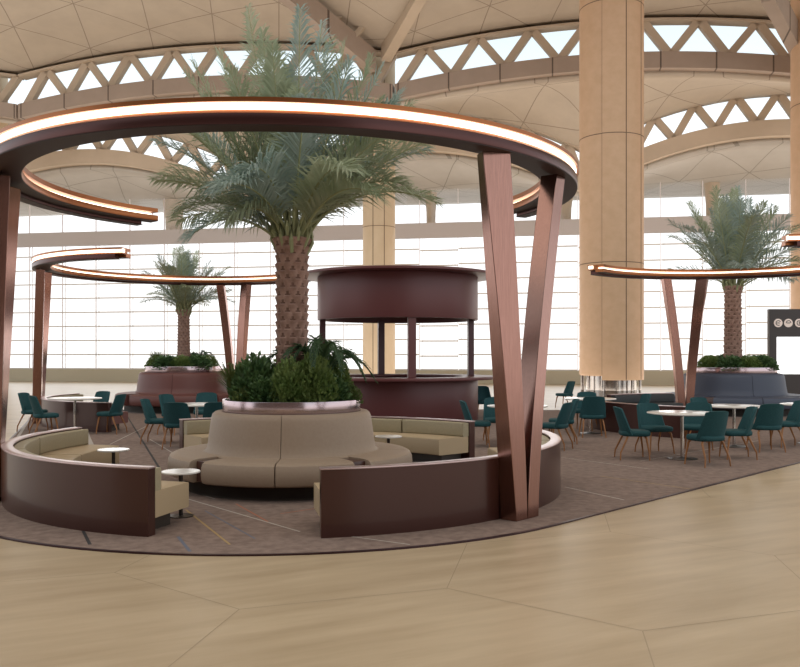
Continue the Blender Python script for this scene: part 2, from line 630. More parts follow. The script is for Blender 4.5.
# sloping ribs that run from the middle column towards the camera
def beam(a, b, w, h, m, name, label):
    a, b = Vector(a), Vector(b)
    d = (b - a).normalized()
    s_ = d.cross(Vector((0, 0, 1))).normalized() * w / 2
    u = Vector((0, 0, h / 2))
    mb = MB()
    mb.hexa([a - s_ - u, a + s_ - u, a + s_ + u, a - s_ + u], [b - s_ - u, b + s_ - u, b + s_ + u, b - s_ + u])
    return tag(mb.build(name, m, smooth=0), label, 'beam', kind='structure')
def P3(px, py, Y):
    return ((px - 400) / F * Y, Y, HC + (HOR - py) / F * Y)
beam(P3(372, 62, 41), P3(262, -30, 36), .5, 1.0, M['archband'], 'ceiling_beam', 'brown sloping ceiling rib rising left from the middle column')
beam(P3(368, 20, 41), P3(300, -45, 36), .4, .5, M['truss'], 'ceiling_beam', 'thin pale upper rib above the brown sloping rib')
beam(P3(386, 52, 41), P3(432, -30, 36), .5, .9, M['truss'], 'ceiling_beam', 'pale sloping ceiling rib rising right from the middle column')
beam(P3(330, 28, 39.5), P3(362, -8, 39.5), .3, .3, M['truss'], 'ceiling_beam', 'short pale brace between the two left ribs')
beam(P3(352, 40, 40), P3(384, 2, 40), .3, .35, M['truss'], 'ceiling_beam', 'short pale brace beside the middle column head')
beam(P3(800, 50, 37), P3(768, -12, 33), .5, 1.0, M['archband'], 'ceiling_beam', 'brown sloping rib in the top right corner')

# columns
def column(px, Y, dia, z0, z1, m, label, base=None, grooves=(), rings=(), skirt=False):
    X = (px - 400) / F * Y
    r = dia / 2
    root = thing('stone_column', label, 'column', (X, Y, 0), 0, kind='structure')
    b = MB()
    n = 64
    b.lathe([(r * .97, z0), (r, z0 + .05)] + [(r, z) for z in (6, 12)] + [(r, z1)], n)
    b.build('column_cladding', m, root)
    g = MB()
    for a in grooves:
        q = R_(a)
        t = Matrix.Translation((cos(q) * r, sin(q) * r, 0)) @ Matrix.Rotation(q, 4, 'Z')
        g.box(-.02, .006, -.018, .018, z0 + .02, z1, t)
    for z in rings:
        g.arc(rect(r - .02, r + .006, z - .015, z + .015), 0, 360, 48)
    if grooves or rings:
        g.build('column_joints', M['colgroove'], root)
    if skirt:
        b = MB(); b.arc(rect(r - .05, r + .03, z0 - .16, z1), -119, 60, 50)
        b.build('raised_cladding', m, root)
        g = MB()
        for a in (-77, -40, 10):
            q = R_(a)
            t = Matrix.Translation((cos(q) * (r + .03), sin(q) * (r + .03), 0)) @ Matrix.Rotation(q, 4, 'Z')
            g.box(-.02, .006, -.018, .018, z0 - .14, z1, t)
        for z in rings:
            g.arc(rect(r, r + .036, z - .015, z + .015), -119, 60, 48)
        g.build('cladding_joints', M['colgroove'], root)
    if base:
        base(root, r, z0)
    return root


def steel_base(root, r, z0):
    b = MB()
    b.lathe([(r * .80, 0), (r * .80, z0 + .1)], 40)
    b.build('column_foot', M['chrome'], root)
    b = MB()
    for k in range(12):
        a = 2 * pi * k / 12
        b.tube([(r * .93 * cos(a), r * .93 * sin(a), 0), (r * .93 * cos(a), r * .93 * sin(a), z0 + .06)], .05)
    b.build('steel_rods', M['chrome'], root)
column(611, 34, 2.44, .86, 20, M['colstone'], 'thick round limestone column with steel foot right of centre', steel_base, (-119, -77, -40, 20, 60), (5.2, 10.1, 15.2), True)
column(379, 43.2, 1.62, 0, 19, M['colpale'], 'slimmer round column in the middle behind the kiosk', None, (-70, -110), (8, 13.5))
column(-8, 46, 1.56, 1.15, 19, M['colpale'], 'pale column cut by the left edge of the picture', steel_base, (-60, -95), (7,))
column(822, 36, 2.4, .72, 20, M['colstone'], 'limestone column cut by the right edge of the picture', steel_base, (-120, -90), (7, 12))

# unseen wall added behind the viewer, for dark reflections in the metals
mb = MB()
mb.box(-34, 9, -9.4, -9.0, 0, 15)
tag(mb.build('wall_for_reflections', M['wallwarm'], smooth=0), 'unseen brown wall added behind the viewpoint for dark reflections', 'wall', kind='structure')

# glass wall
mb = MB()
mtw = lambda x: Vector((x, YW(x), 0))
def wallbox(b, x0, x1, n0, n1, z0, z1):
    A, B = mtw(x0), mtw(x1)
    bot = [A + EN * n0, B + EN * n0, B + EN * n1, A + EN * n1]
    b.hexa([Vector((p.x, p.y, z0)) for p in bot], [Vector((p.x, p.y, z1)) for p in bot])
wallbox(mb, -44, 44, -.15, .3, 0, .76)
tag(mb.build('wall_back', M['sill'], smooth=0), 'low cream wall under the windows', 'wall', kind='structure')
mb = MB()
wallbox(mb, -44, 44, -.12, .12, 8.36, 9.22)
tag(mb.build('trim_1', M['panel'], smooth=0), 'pale horizontal spandrel band across the glass wall', 'trim', kind='structure')
mb = MB()
mb.add([(-90, 52, -.02), (90, 52, -.02), (90, 60, -.02), (-90, 60, -.02)], [(0, 1, 2, 3)])
tag(mb.build('ground', M['ground'], smooth=0), 'bright pavement outside the glass wall', 'ground', kind='structure')
bay = 2.2
k = 0
x = -27.5
while x < 26:
    k += 1
    root = thing('window_%d' % k, 'glass wall bay with thin horizontal transoms', 'window', (x, YW(x), 0), 0, kind='structure')
    off = mtw(x)
    b = MB()
    def wb(x0, x1, n0, n1, z0, z1):
        A, B = mtw(x0) - off, mtw(x1) - off
        bot = [A + EN * n0, B + EN * n0, B + EN * n1, A + EN * n1]
        b.hexa([Vector((p.x, p.y, z0)) for p in bot], [Vector((p.x, p.y, z1)) for p in bot])
    stag = 0.0 if random.random() < .7 else -.09
    for j in range(9):
        z = .80 + .867 * j + (stag if 0 < j else 0)
        wb(x + .06, x + bay, -.05, .03, z - .036, z + .036)
    b.build('transoms', M['frame'], root, smooth=0)
    b = MB()
    wb(x, x + .03, -.05, .05, .76, 11.3)
    wb(x + .20, x + .213, -.03, .03, .76, 8.36)
    b.build('window_frame', M['mullion'], root, smooth=0)
    b = MB()
    A, B = mtw(x + .06) - off, mtw(x + bay) - off
    b.add([(A.x, A.y, .76), (B.x, B.y, .76), (B.x, B.y, 11.3), (A.x, A.y, 11.3)], [(0, 1, 2, 3)])
    b.build('pane', M['glass'], root, smooth=0)
    x += bay
# short outer columns under the far soffit
for px, py0, w, lab in ((174, 205, 20, 'small pale outer column seen between the ring end and the palm'), (431, 200, 11, 'slim outer column beyond the glass, right of the tall palm'),
                        (712, 186, 14, 'brownish outer column beyond the glass behind the far palm crown'), (562, 200, 22, 'outer column seen under the right end of the near light ring')):
    Y = YW((px - 400) / F * 50) + .9
    r = w / F * Y / 2
    b = MB()
    b.lathe([(r * .8, 8.9), (r * .85, 10.0), (r * 1.2, 11.5)], 24)
    tag(b.build('outer_column', M['truss'], loc=((px - 400) / F * Y, Y, 0)), lab, 'column', kind='structure')

# ---------------------------------------------------------------- ring canopies
def leg_loft(bot, top, ax0, ay0, ax1, ay1, z0, z1, rot0, rot1, bow):
    b = MB()
    N = 14
    prev = None
    vs = []
    for i in range(N + 1):
        t = i / N
        s_ = t ** 1.45
        p = Vector(bot).lerp(Vector(top), s_)
        p += Vector(bow) * sin(pi * t)
        a = R_(rot0 + (rot1 - rot0) * t)
        hx, hy = (ax0 + (ax1 - ax0) * t) / 2, (ay0 + (ay1 - ay0) * t) / 2
        z = z0 + (z1 - z0) * t
        for sx, sy in ((-1, -1), (1, -1), (1, 1), (-1, 1)):
            x, y = sx * hx, sy * hy
            vs.append((p.x + x * cos(a) - y * sin(a), p.y + x * sin(a) + y * cos(a), z))
    fs = []
    for i in range(N):
        for k in range(4):
            l = (k + 1) % 4
            fs.append((4 * i + k, 4 * i + l, 4 * i + 4 + l, 4 * i + 4 + k))
    fs += [(3, 2, 1, 0), (4 * N, 4 * N + 1, 4 * N + 2, 4 * N + 3)]
    b.add(vs, fs)
    return b


def canopy(loc, rot, gap, vangs, label):
    root = thing('ring_canopy', label, 'canopy', (loc[0], loc[1], 0), R_(rot), group=None)
    g0, g1 = gap            # local angles: the ring runs from g1 round to g0 + 360
    a0, a1 = g1, g0 + 360
    n = 110
    b = MB(); b.arc(rect(3.24, 3.67, 3.945, 3.972), a0, a1, n); b.arc(rect(3.24, 3.45, 3.91, 3.945), a0, a1, n); b.arc(rect(3.64, 3.67, 3.93, 3.945), a0, a1, n)
    b.build('top_plate', M['copper'], root)
    b = MB(); b.arc(rect(3.52, 3.64, 3.868, 3.944), a0, a1, n)
    tag(b.build('light_strip', M['strip'], root), 'glowing warm white light strip')
    b = MB(); b.arc(rect(3.33, 3.40, 3.87, 3.90), a0 + 1, a1 - 1, n)
    tag(b.build('inner_light_strip', M['strip'], root), 'thin inner light strip')
    b = MB(); b.arc(rect(3.40, 3.52, 3.84, 3.945), a0, a1, n)
    b.arc([(3.5, 3.835), (3.655, 3.835), (3.63, 3.868), (3.5, 3.868)], a0, a1, n)
    b.build('spacer_band', M['copper'], root)
    b = MB(); b.arc(rrect(3.47, 3.655, 3.735, 3.835, .006, 2), a0 + 2.5, a1 - 2.5, n)
    b.build('lower_band', M['plum'], root)
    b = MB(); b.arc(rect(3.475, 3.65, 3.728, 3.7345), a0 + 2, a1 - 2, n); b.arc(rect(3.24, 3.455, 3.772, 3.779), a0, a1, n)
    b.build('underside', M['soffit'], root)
    b = MB(); b.arc(rrect(3.235, 3.46, 3.78, 3.862, .006, 2), a0, a1, n)
    b.build('inner_band', M['copper'], root)
    for vb, vt0, vt1 in vangs:
        v = vb
        for s_ in (-1, 1):
            ab, at = R_(vb + s_ * 1.65 - .3), R_(vt1 if s_ > 0 else vt0)
            bot = (3.56 * cos(ab), 3.56 * sin(ab), 0)
            top = (3.46 * cos(at), 3.46 * sin(at), 0)
            r0 = v + 90
            if s_ < 0:
                l = leg_loft(bot, top, .20, .20, .30, .17, G, 3.73, r0, r0 - 34, (-.02 * cos(at), -.02 * sin(at), 0))
            else:
                l = leg_loft(bot, top, .20, .20, .22, .20, G, 3.73, r0, r0 + 6, (0.0, 0, 0))
            l.build('leg', M['bronze'], root, bevel=.006)
    return root


canopy(PAV[0], 0, (28, 137), ((318.3, 313, 336), (201, 193, 204)), 'nearest large circular light ring on bronze V legs around the tall palm')
canopy(PAV[1], 0, (262, 395), ((81, 75, 88), (194, 188, 200)), 'circular light ring at left behind, above the maroon sofa')
canopy(PAV[2], 0, (145, 263), ((91, 83.5, 100), (325, 318, 333)), 'circular light ring at far right, before the palm with the blue sofa')

# ---------------------------------------------------------------- curved booths
def booth(loc, a0, a1, label, padm, seatm, group, nseg=4):
    root = thing('curved_bench', label, 'bench', (loc[0], loc[1], G), 0, group=group)
    b = MB(); b.arc(rect(3.33, 3.45, 0, .625), a0, a1, int((a1 - a0) * .8))
    b.build('low_wall', M['wallplum'], root)
    b = MB(); b.arc(rrect(3.325, 3.455, .625, .64, .004, 2), a0 - .08, a1 + .08, int((a1 - a0) * .8))
    tag(b.build('wall_rim', M['rim'], root), 'pale metal rim')
    b = MB(); b.arc(rect(2.85, 3.30, 0, .15), a0 + 2.5, a1 - 2.5, 40)
    b.build('plinth', M['plinth'], root)
    for i in range(nseg):
        s0 = a0 + (a1 - a0) * i / nseg + (.25)
        s1 = a0 + (a1 - a0) * (i + 1) / nseg - (.25)
        b = MB(); b.arc(rrect(2.68, 3.32, .15, .40, .018), s0, s1, 14)
        b.build('seat', seatm, root)
        b = MB(); b.arc(rrect(3.20, 3.328, .40, .615, .02), s0, s1, 14)
        b.build('backrest', padm, root)
    return root
where = ['around the tall palm', 'of the maroon sofa lounge at left behind', 'of the blue sofa lounge at right']
booth(PAV[0], 161, 254.7, 'curved plum low wall with beige bench, front left around the tall palm', M['pad'], M['seatpad'], 'curved benches')
booth(PAV[0], 281.5, 373, 'curved plum low wall with beige bench, front right beside the V legs', M['pad'], M['seatpad'], 'curved benches')
booth(PAV[0], 41.5, 128.7, 'beige curved bench behind the round beige sofa, before the kiosk', M['pad'], M['seatpad'], 'curved benches')
booth(PAV[1], 161, 255, 'curved low wall bench beside the left cafe table', M['pad'], M['maroon_l'], 'curved benches')
booth(PAV[2], 161, 240, 'curved metal-sheen low wall bench left of the blue sofa', M['darkseat'], M['blue_l'], 'curved benches')
booth(PAV[2], 98, 135, 'dark curved bench behind the right V legs', M['darkseat'], M['darkseat'], 'curved benches', nseg=2)

# ---------------------------------------------------------------- round sofas
def sofa(loc, label, lm, sxy=1.0, sz=1.0):
    root = thing('round_sofa', label, 'sofa', (loc[0], loc[1], G), 0, group='round sofas', scale=(sxy, sxy, sz))
    b = MB(); b.lathe([(1.36, 0), (1.36, .17)], 72, cap=False); b.arc(rect(.9, 1.36, .02, .168), 0, 360, 72)
    b.build('plinth', M['plinth'], root)
    b = MB(); b.lathe([(.86, 0.02), (.86, .93)], 48)
    b.build('core', M['plinth'], root)
    # seats: rounded front edge profile
    sp_ = [(1.0, .17), (1.50, .17), (1.545, .19), (1.565, .23), (1.572, .30), (1.565, .37), (1.545, .415), (1.505, .436), (1.44, .444), (1.0, .45)]
    bp_ = [(.90, .20), (1.17, .20), (1.165, .44), (1.115, .455), (1.085, .50), (1.07, .60), (1.045, .78), (1.03, .88), (1.015, .925), (.985, .95), (.95, .957), (.90, .955)]
    wed = (51, 129, 231, 309)
    cuts = [0, 47, 55, 90, 125, 133, 180, 227, 235, 270, 305, 313, 360]
    segs = [(0, 47), (55, 90), (90, 125), (133, 180), (180, 227), (235, 270), (270, 305), (313, 360)]
    for s0, s1 in segs:
        b = MB(); b.arc(sp_, s0 + .25, s1 - .25, max(6, int((s1 - s0) / 2)))
        b.build('seat', lm, root)
    for w_ in wed:
        b = MB(); b.arc(rrect(1.1, 1.46, .18, .425, .008, 2), w_ - 3.9, w_ + 3.9, 6)
        tag(b.build('side_table', M['wood'], root), 'dark veneer side table between two seats')
    for k in range(4):
        b = MB(); b.arc(bp_, 90 * k + .2, 90 * k + 89.8, 40)
        b.build('backrest', lm, root)
    pl = thing('round_planter', None, 'planter', (loc[0], loc[1], G), 0, group='round planters', scale=(sxy, sxy, sz))
    b = MB(); b.arc(rrect(.86, .892, .945, 1.105, .006, 2), 0, 360, 96)
    b.build('planter_band', M['band'], pl)
    b = MB(); b.lathe([(.862, .94), (.862, 1.03), (.5, 1.06), (.05, 1.07)], 40, cap=True)
    b.build('soil', M['soil'], pl)
    return root, pl
SO = [(-1.41, 11.3, 1.0, 1.0), (-6.55, 26.2, 1.27, 1.20), (9.62, 25.0, 1.33, 1.19)]
r_, p_ = sofa(SO[0], 'large round beige leather sofa around the tall palm planter', M['beige'])
p_['label'] = 'brushed steel planter band inside the round beige sofa'
r_, p_ = sofa(SO[1], 'round maroon sofa under the small left palm', M['maroon_l'], SO[1][2], SO[1][3])
p_['label'] = 'steel planter band on top of the maroon sofa'
r_, p_ = sofa(SO[2], 'round slate blue sofa under the right palm', M['blue_l'], SO[2][2], SO[2][3])
p_['label'] = 'steel planter band on top of the slate blue sofa'

# ---------------------------------------------------------------- palms
def frond_mesh(P0, tip, lift, leaf, seed, npair=52, w=.017):
    rnd = random.Random(seed)
    P0, P2 = Vector(P0), Vector(tip)
    mid = P0.lerp(P2, .5) + Vector((0, 0, lift))
    N = 26
    pts = []
    for i in range(N + 1):
        t = i / N
        pts.append(P0 * (1 - t) ** 2 + mid * 2 * t * (1 - t) + P2 * t * t)
    rib = MB()
    rib.tube(pts[::2], [.022 * (1 - .85 * i / (N / 2)) for i in range(len(pts[::2]))], 5)
    lf = MB()
    twist = rnd.uniform(-.35, .35)
    for k in range(npair):
        t = .13 + .87 * (k + .5) / npair
        f = t * N
        i = min(N - 1, int(f))
        p = pts[i].lerp(pts[i + 1], f - i)
        tg = (pts[i + 1] - pts[i]).normalized()
        side = tg.cross(Vector((0, 0, 1)))
        if side.length < .2:
            side = tg.cross(Vector((.3, 1, 0)))
        side.normalize()
        nup = side.cross(tg).normalized()
        side = (side * cos(twist) + nup * sin(twist)).normalized()
        nup = side.cross(tg).normalized()
        Ln = leaf * (.45 + .75 * sin(pi * min(1, (t * .86 + .12)))) * (1.0 if t < .85 else (1 - (t - .85) * 2.2))
        for s_ in (-1, 1):
            l = Ln * rnd.uniform(.85, 1.12)
            d = (tg * (.55 + .5 * t) + side * s_ * (.85 - .25 * t) + nup * rnd.uniform(-.05, .55)).normalized()
            q1 = p + d * l * .5
            q2 = p + d * l + Vector((0, 0, -l * rnd.uniform(.12, .45)))
            ww = nup.cross(d)
            if ww.length < .01:
                continue
            ww = (ww.normalized() + nup * rnd.uniform(-.5, .5)).normalized() * w
            lf.add([p - ww * .45, p + ww * .45, q1 + ww, q1 - ww, q2], [(0, 1, 2, 3), (3, 2, 4)])
    return rib, lf


def trunk_mesh(h, r0, r1, rows=20, cols=9):
    b = MB()
    nu, nv = cols * 8, rows * 6
    vs = []
    low = []
    gaps = []
    for j in range(nv + 1):
        v = j / nv
        for i in range(nu):
            a = 2 * pi * i / nu
            row = v * rows
            rr = math.floor(row)
            u = (a / (2 * pi) * cols + .5 * (rr % 2)) % 1.0
            fy = row - rr
            # overlapping leaf-base scale: sticks out at its upper middle, pinched at the sides
            e_ = (1 - abs(2 * u - 1) ** 1.6) * (.25 + .95 * fy ** 1.4)
            r = r0 + (r1 - r0) * v + .045 * math.exp(-v * 9) + .05 * (v > .9) * (v - .9) * 8
            r += .036 * e_
            low.append(e_ < .17)
            vs.append((r * cos(a), r * sin(a), h * v))
    fs = []
    for j in range(nv):
        for i in range(nu):
            k = (i + 1) % nu
            fs.append((j * nu + i, j * nu + k, (j + 1) * nu + k, (j + 1) * nu + i))
            if low[j * nu + i] + low[j * nu + k] + low[(j + 1) * nu + k] + low[(j + 1) * nu + i] > 2:
                gaps.append(len(fs) - 1)
    b.add(vs, fs)
    return b, gaps


def palm(loc, z0, h, s, tips, label, mats, nrand=30, seed=1, r0=.185, r1=.195, leaf=.50, npair=52):
    """tips: (x, y, z, lift) relative to the crown centre"""
    root = thing('palm_tree', label, 'palm tree', (loc[0], loc[1], z0), 0, group='potted date palms')
    tm, gaps = trunk_mesh(h, r0, r1)
    to = tm.build('trunk', M['trunk'], root, smooth=40)
    to.data.materials.append(M['trunk_gap'])
    for g_ in gaps:
        to.data.polygons[g_].material_index = 1
    rnd = random.Random(seed)
    crown = Vector((0, 0, h))
    allt = [(Vector(t[:3]), t[3]) for t in tips]
    for k in range(nrand):
        az = k * 2.39996 + rnd.uniform(-.2, .2)
        el = R_(rnd.choice((84, 74, 62, 50, 38, 24, 10)) + rnd.uniform(-5, 5))
        ln = rnd.uniform(1.75, 2.25) * s
        if el < R_(25):
            ln *= .85
        allt.append((Vector((cos(az) * cos(el), sin(az) * cos(el), sin(el))) * ln, (.12 + .30 * cos(el)) * s))
    for k, (t, lift) in enumerate(allt):
        hz = Vector((t.x, t.y, 0))
        st = hz.normalized() * min(.14, hz.length) * s if hz.length > .01 else Vector((0, 0, 0))
        rib, lf = frond_mesh(crown + st + Vector((0, 0, rnd.uniform(-.10, .12))), crown + t, lift, leaf * s, seed * 100 + k, npair, .0115 * s)
        nb = len(rib.v)
        me = MB()
        me.add(rib.v, rib.f)
        me.add(lf.v, lf.f)
        o = me.build('frond', mats[k % len(mats)], root, smooth=0)
        o.data.materials.append(M['rachis'])
        nf = len(rib.f)
        for pi_ in range(nf):
            o.data.polygons[pi_].material_index = 1
    # cut leaf stubs round the crown base
    b = MB()
    for k in range(22):
        a = k * 2.4
        zz = h - .22 + .012 * k
        b.tube([(r1 * .9 * cos(a), r1 * .9 * sin(a), zz), ((r1 + .07) * cos(a), (r1 + .07) * sin(a), zz + .16), ((r1 + .05) * cos(a), (r1 + .05) * sin(a), zz + .34)], [.035, .028, .012], 5)
    b.build('leaf_stubs', M['rachis'], root)
    return root


# main palm: measured frond tips (pixel, depth offset) turned into world offsets from the crown
cx, cy = SO[0][0], SO[0][1]
hm = 2.15
z0m = 1.06
crz = z0m + hm
tips = []
for px, py, dy, lift in ((248, 8, .3, .05), (300, 8, -.2, .08), (330, 40, .5, .05), (372, 58, .2, .10), (402, 92, .5, .2), (192, 62, .4, .15), (206, 100, -.4, .25), (158, 142, -.3, .42), (156, 180, .1, .40),
                         (165, 175, .9, .4), (188, 238, -.5, .55), (226, 222, -.9, .5), (437, 203, -.5, .62), (428, 150, .3, .45), (436, 122, .8, .35), (352, 172, -1.3, .7), (246, 176, -1.2, .7), (185, 72, -.1, .2), (218, 52, .2, .12), (383, 66, -.3, .12), (412, 104, -.2, .25), (345, 44, .1, .06), (322, 22, .3, .05), (262, 30, -.2, .05), (170, 120, .2, .35),
                         (350, 60, -.5, .1), (272, 45, -.5, .1), (405, 185, -.2, .55), (215, 190, -.7, .5), (375, 195, -1.1, .6), (395, 130, -.7, .45), (195, 130, .7, .4), (230, 70, -.6, .15)):
    w_ = P3(px, py, cy + dy)
    tips.append((w_[0] - cx, dy, w_[2] - crz, lift))
palm((cx, cy), z0m, hm, 1.0, tips, 'tall date palm with big grey-green crown in the round beige sofa', [M['frond'], M['frond2'], M['frond']], nrand=18, seed=3, npair=70, leaf=.50)
palm((SO[1][0], SO[1][1]), 1.24, 1.80, .86, [], 'small distant palm above the maroon sofa', [M['frond'], M['frond2']], nrand=42, seed=5, r0=.18, r1=.155, leaf=.46, npair=40)
palm((SO[2][0], SO[2][1]), 1.24, 2.42, 1.30, [], 'date palm at right above the slate blue sofa', [M['frond2'], M['frond']], nrand=46, seed=9, r0=.235, r1=.215, leaf=.40, npair=46)

# ---------------------------------------------------------------- under-planting
def bush_mesh(r, h, n, ls, seed):
    rnd = random.Random(seed)
    b = MB()
    for _ in range(n):
        while True:
            p = Vector((rnd.uniform(-1, 1), rnd.uniform(-1, 1), rnd.uniform(0, 1)))
            if .45 < p.length < 1:
                break
        q = Vector((p.x * r, p.y * r, p.z * h))
        d = (p + Vector((rnd.uniform(-.6, .6), rnd.uniform(-.6, .6), rnd.uniform(-.2, .7)))).normalized()
        l = ls * rnd.uniform(.7, 1.3)
        s_ = d.cross(Vector((rnd.uniform(-1, 1), rnd.uniform(-1, 1), rnd.uniform(-1, 1))))
        if s_.length < .1:
            continue
        s_ = s_.normalized() * l * .28
        u = d.cross(s_).normalized() * l * .08
        b.add([q, q + d * l * .5 + s_, q + d * l, q + d * l * .5 - s_, q + d * l * .5 + u], [(0, 1, 4), (1, 2, 4), (2, 3, 4), (3, 0, 4)])
    # stems
    for _ in range(10):
        a = rnd.uniform(0, 2 * pi)
        b.tube([(0, 0, 0), (r * .5 * cos(a), r * .5 * sin(a), h * .75)], [.012, .005], 4)
    return b


def fern_mesh(r, n, seed, up=.5):
    rnd = random.Random(seed)
    b = MB()
    for k in range(n):
        a = 2 * pi * k / n + rnd.uniform(-.2, .2)
        rr = r * rnd.uniform(.7, 1.1)
        tip = (rr * cos(a), rr * sin(a), rnd.uniform(.05, .5) * up * r)
        rib, lf = frond_mesh((0, 0, 0), tip, up * r * rnd.uniform(.9, 1.5), r * .20, seed + k, 30, .007)
        b.add(rib.v, rib.f)
        b.add(lf.v, lf.f)
    return b


def grass_mesh(r, n, seed):
    rnd = random.Random(seed)
    b = MB()
    for k in range(n):
        a = rnd.uniform(0, 2 * pi)
        rr = r * rnd.uniform(.3, 1)
        hh = r * rnd.uniform(.7, 1.5)
        s_ = Vector((-sin(a), cos(a), 0)) * .011
        pts = [Vector((0, 0, 0)), Vector((rr * .3 * cos(a), rr * .3 * sin(a), hh * .6)), Vector((rr * .7 * cos(a), rr * .7 * sin(a), hh * .9)), Vector((rr * 1.1 * cos(a), rr * 1.1 * sin(a), hh * .85))]
        vs = []
        for i, p in enumerate(pts):
            w_ = s_ * (1 - i * .28)
            vs += [p - w_, p + w_]
        b.add(vs, [(0, 1, 3, 2), (2, 3, 5, 4), (4, 5, 7, 6)])
    return b


bushes = {
    'A': bush_mesh(.27, .52, 2100, .055, 1), 'B': bush_mesh(.30, .50, 1700, .075, 2), 'D': bush_mesh(.20, .34, 600, .06, 4)}
bm_ = {'A': M['leafA'], 'B': M['leafB'], 'D': M['leafC']}
protos = {}
def plant(kind, loc, label, s=1.0, rz=0, group=None, hz=1.0):
    if kind in protos:
        o = protos[kind].copy()
        C.objects.link(o)
        o.location = loc
    else:
        if kind in bushes:
            o = bushes[kind].build('shrub', bm_[kind], smooth=0, loc=loc)
        elif kind == 'fern':
            o = fern_mesh(.42, 13, 50, .95).build('fern', M['fern'], smooth=0, loc=loc)
        elif kind == 'grass':
            o = grass_mesh(.34, 150, 60).build('ornamental_grass', M['leafC'], smooth=0, loc=loc)
        elif kind == 'rosette':
            o = grass_mesh(.20, 60, 66).build('leafy_rosette', M['leafA'], smooth=0, loc=loc)
        protos[kind] = o
    o.scale = (s, s, s * hz)
    o.rotation_euler = (0, 0, rz)
    return tag(o, label, 'plant', group)


zs = 1.045
for kind, ang, rr, s, lab in (
        ('A', 275, .52, 1.0, 'mid green shrub at the front of the tall palm planter'), ('A', 308, .54, 1.05, 'bushy green shrub front right in the tall palm planter'),
        ('B', 243, .52, .95, 'dark broad-leaved shrub front left in the tall palm planter'), ('B', 335, .52, .95, 'dark shrub at the right in the tall palm planter'),
        ('B', 212, .50, 1.05, 'dark shrub left of the trunk in the tall palm planter'), ('A', 20, .55, 1.0, 'green shrub rear right in the tall palm planter'),
        ('A', 120, .55, 1.0, 'green shrub rear left in the tall palm planter'), ('B', 75, .55, 1.0, 'dark shrub at the back of the tall palm planter'),
        ('fern', 350, .36, 1.7, 'arching fern right of the tall palm trunk'), ('fern', 60, .45, .9, 'arching fern behind the tall palm trunk'),
        ('grass', 192, .74, 1.25, 'yellow-green grass tuft at the left edge of the tall palm planter'), ('rosette', 268, .72, 1.1, 'small leafy rosette at the front edge of the tall palm planter'),
        ('D', 352, .80, .6, 'loose yellow-green sprig at the right rim of the tall palm planter'), ('D', 222, .74, .65, 'yellow-green shrub by the front left rim of the tall palm planter'), ('D', 160, .6, 1.2, 'light green shrub rear left rim of the tall palm planter')):
    a = R_(ang)
    plant(kind, (SO[0][0] + rr * cos(a), SO[0][1] + rr * sin(a), zs + (.22 if kind == 'fern' else 0)), lab, s, a, 'shrubs round the tall palm', 1.0 + .22 * sin(ang * 1.7) if len(kind) == 1 else 1.0)
for q, nm, zz in ((1, 'maroon sofa planter', 1.235), (2, 'blue sofa planter', 1.235)):
    sx, sy, sc, _ = SO[q]
    for kind, ang, rr, s, lab in (
            ('A', 280, .60, 1.3, 'green shrub at the front of the '), ('B', 315, .62, 1.35, 'dark shrub front right in the '), ('B', 245, .62, 1.3, 'dark shrub front left in the '),
            ('A', 350, .58, 1.3, 'green shrub at the right in the '), ('A', 200, .60, 1.3, 'green shrub at the left in the '), ('B', 90, .55, 1.35, 'dark shrub at the back of the '),
            ('fern', 30 if q == 1 else 10, .35, 1.5 if q == 1 else 1.15, 'arching fern right of the trunk in the '), ('fern', 190 if q == 1 else 165, .45, 1.1, 'arching fern left of the trunk in the '),
            ('grass', 195 if q == 1 else 330, .62, 1.25 if q == 1 else .8, 'grass tuft in the ')):
        a = R_(ang)
        plant(kind, (sx + rr * sc * cos(a), sy + rr * sc * sin(a), zz), lab + nm, s, a, 'shrubs in the ' + nm, .62 if len(kind) == 1 else 1.0)

# ---------------------------------------------------------------- kiosk
KX, KY = -.06, 22.5
root = thing('kiosk', 'round burgundy kiosk with drum canopy and ring counter', 'kiosk', (KX, KY, G), 0)
b = MB(); b.arc(rrect(1.98, 2.08, 0, 1.05, .01, 2), 0, 360, 96); b.build('base', M['kiosk'], root)
b = MB(); b.arc(rrect(1.72, 2.56, 1.05, 1.12, .012, 2), 0, 360, 96); b.build('counter', M['kiosk'], root)
b = MB(); b.arc(rrect(2.0, 2.08, 2.56, 3.66, .01, 2), 0, 360, 96); b.build('fascia_drum', M['kiosk'], root)
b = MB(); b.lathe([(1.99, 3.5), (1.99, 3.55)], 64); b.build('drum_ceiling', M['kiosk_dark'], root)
b = MB(); b.lathe([(2.52, 3.665), (2.56, 3.68), (2.56, 3.725), (2.50, 3.745)], 96); b.build('roof_disc', M['kiosk'], root)
for a, w in ((280, .19), (104, .18), (10, .16), (190, .16)):
    q = R_(a)
    t = Matrix.Translation((1.93 * cos(q), 1.93 * sin(q), 0)) @ Matrix.Rotation(q, 4, 'Z')
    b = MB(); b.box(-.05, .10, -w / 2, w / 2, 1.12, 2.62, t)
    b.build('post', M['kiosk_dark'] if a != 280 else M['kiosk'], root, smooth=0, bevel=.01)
b = MB(); b.arc(rrect(1.0, 1.5, 0, .88, .01, 2), 30, 150, 40); b.build('inner_cabinet', M['kiosk_dark'], root)

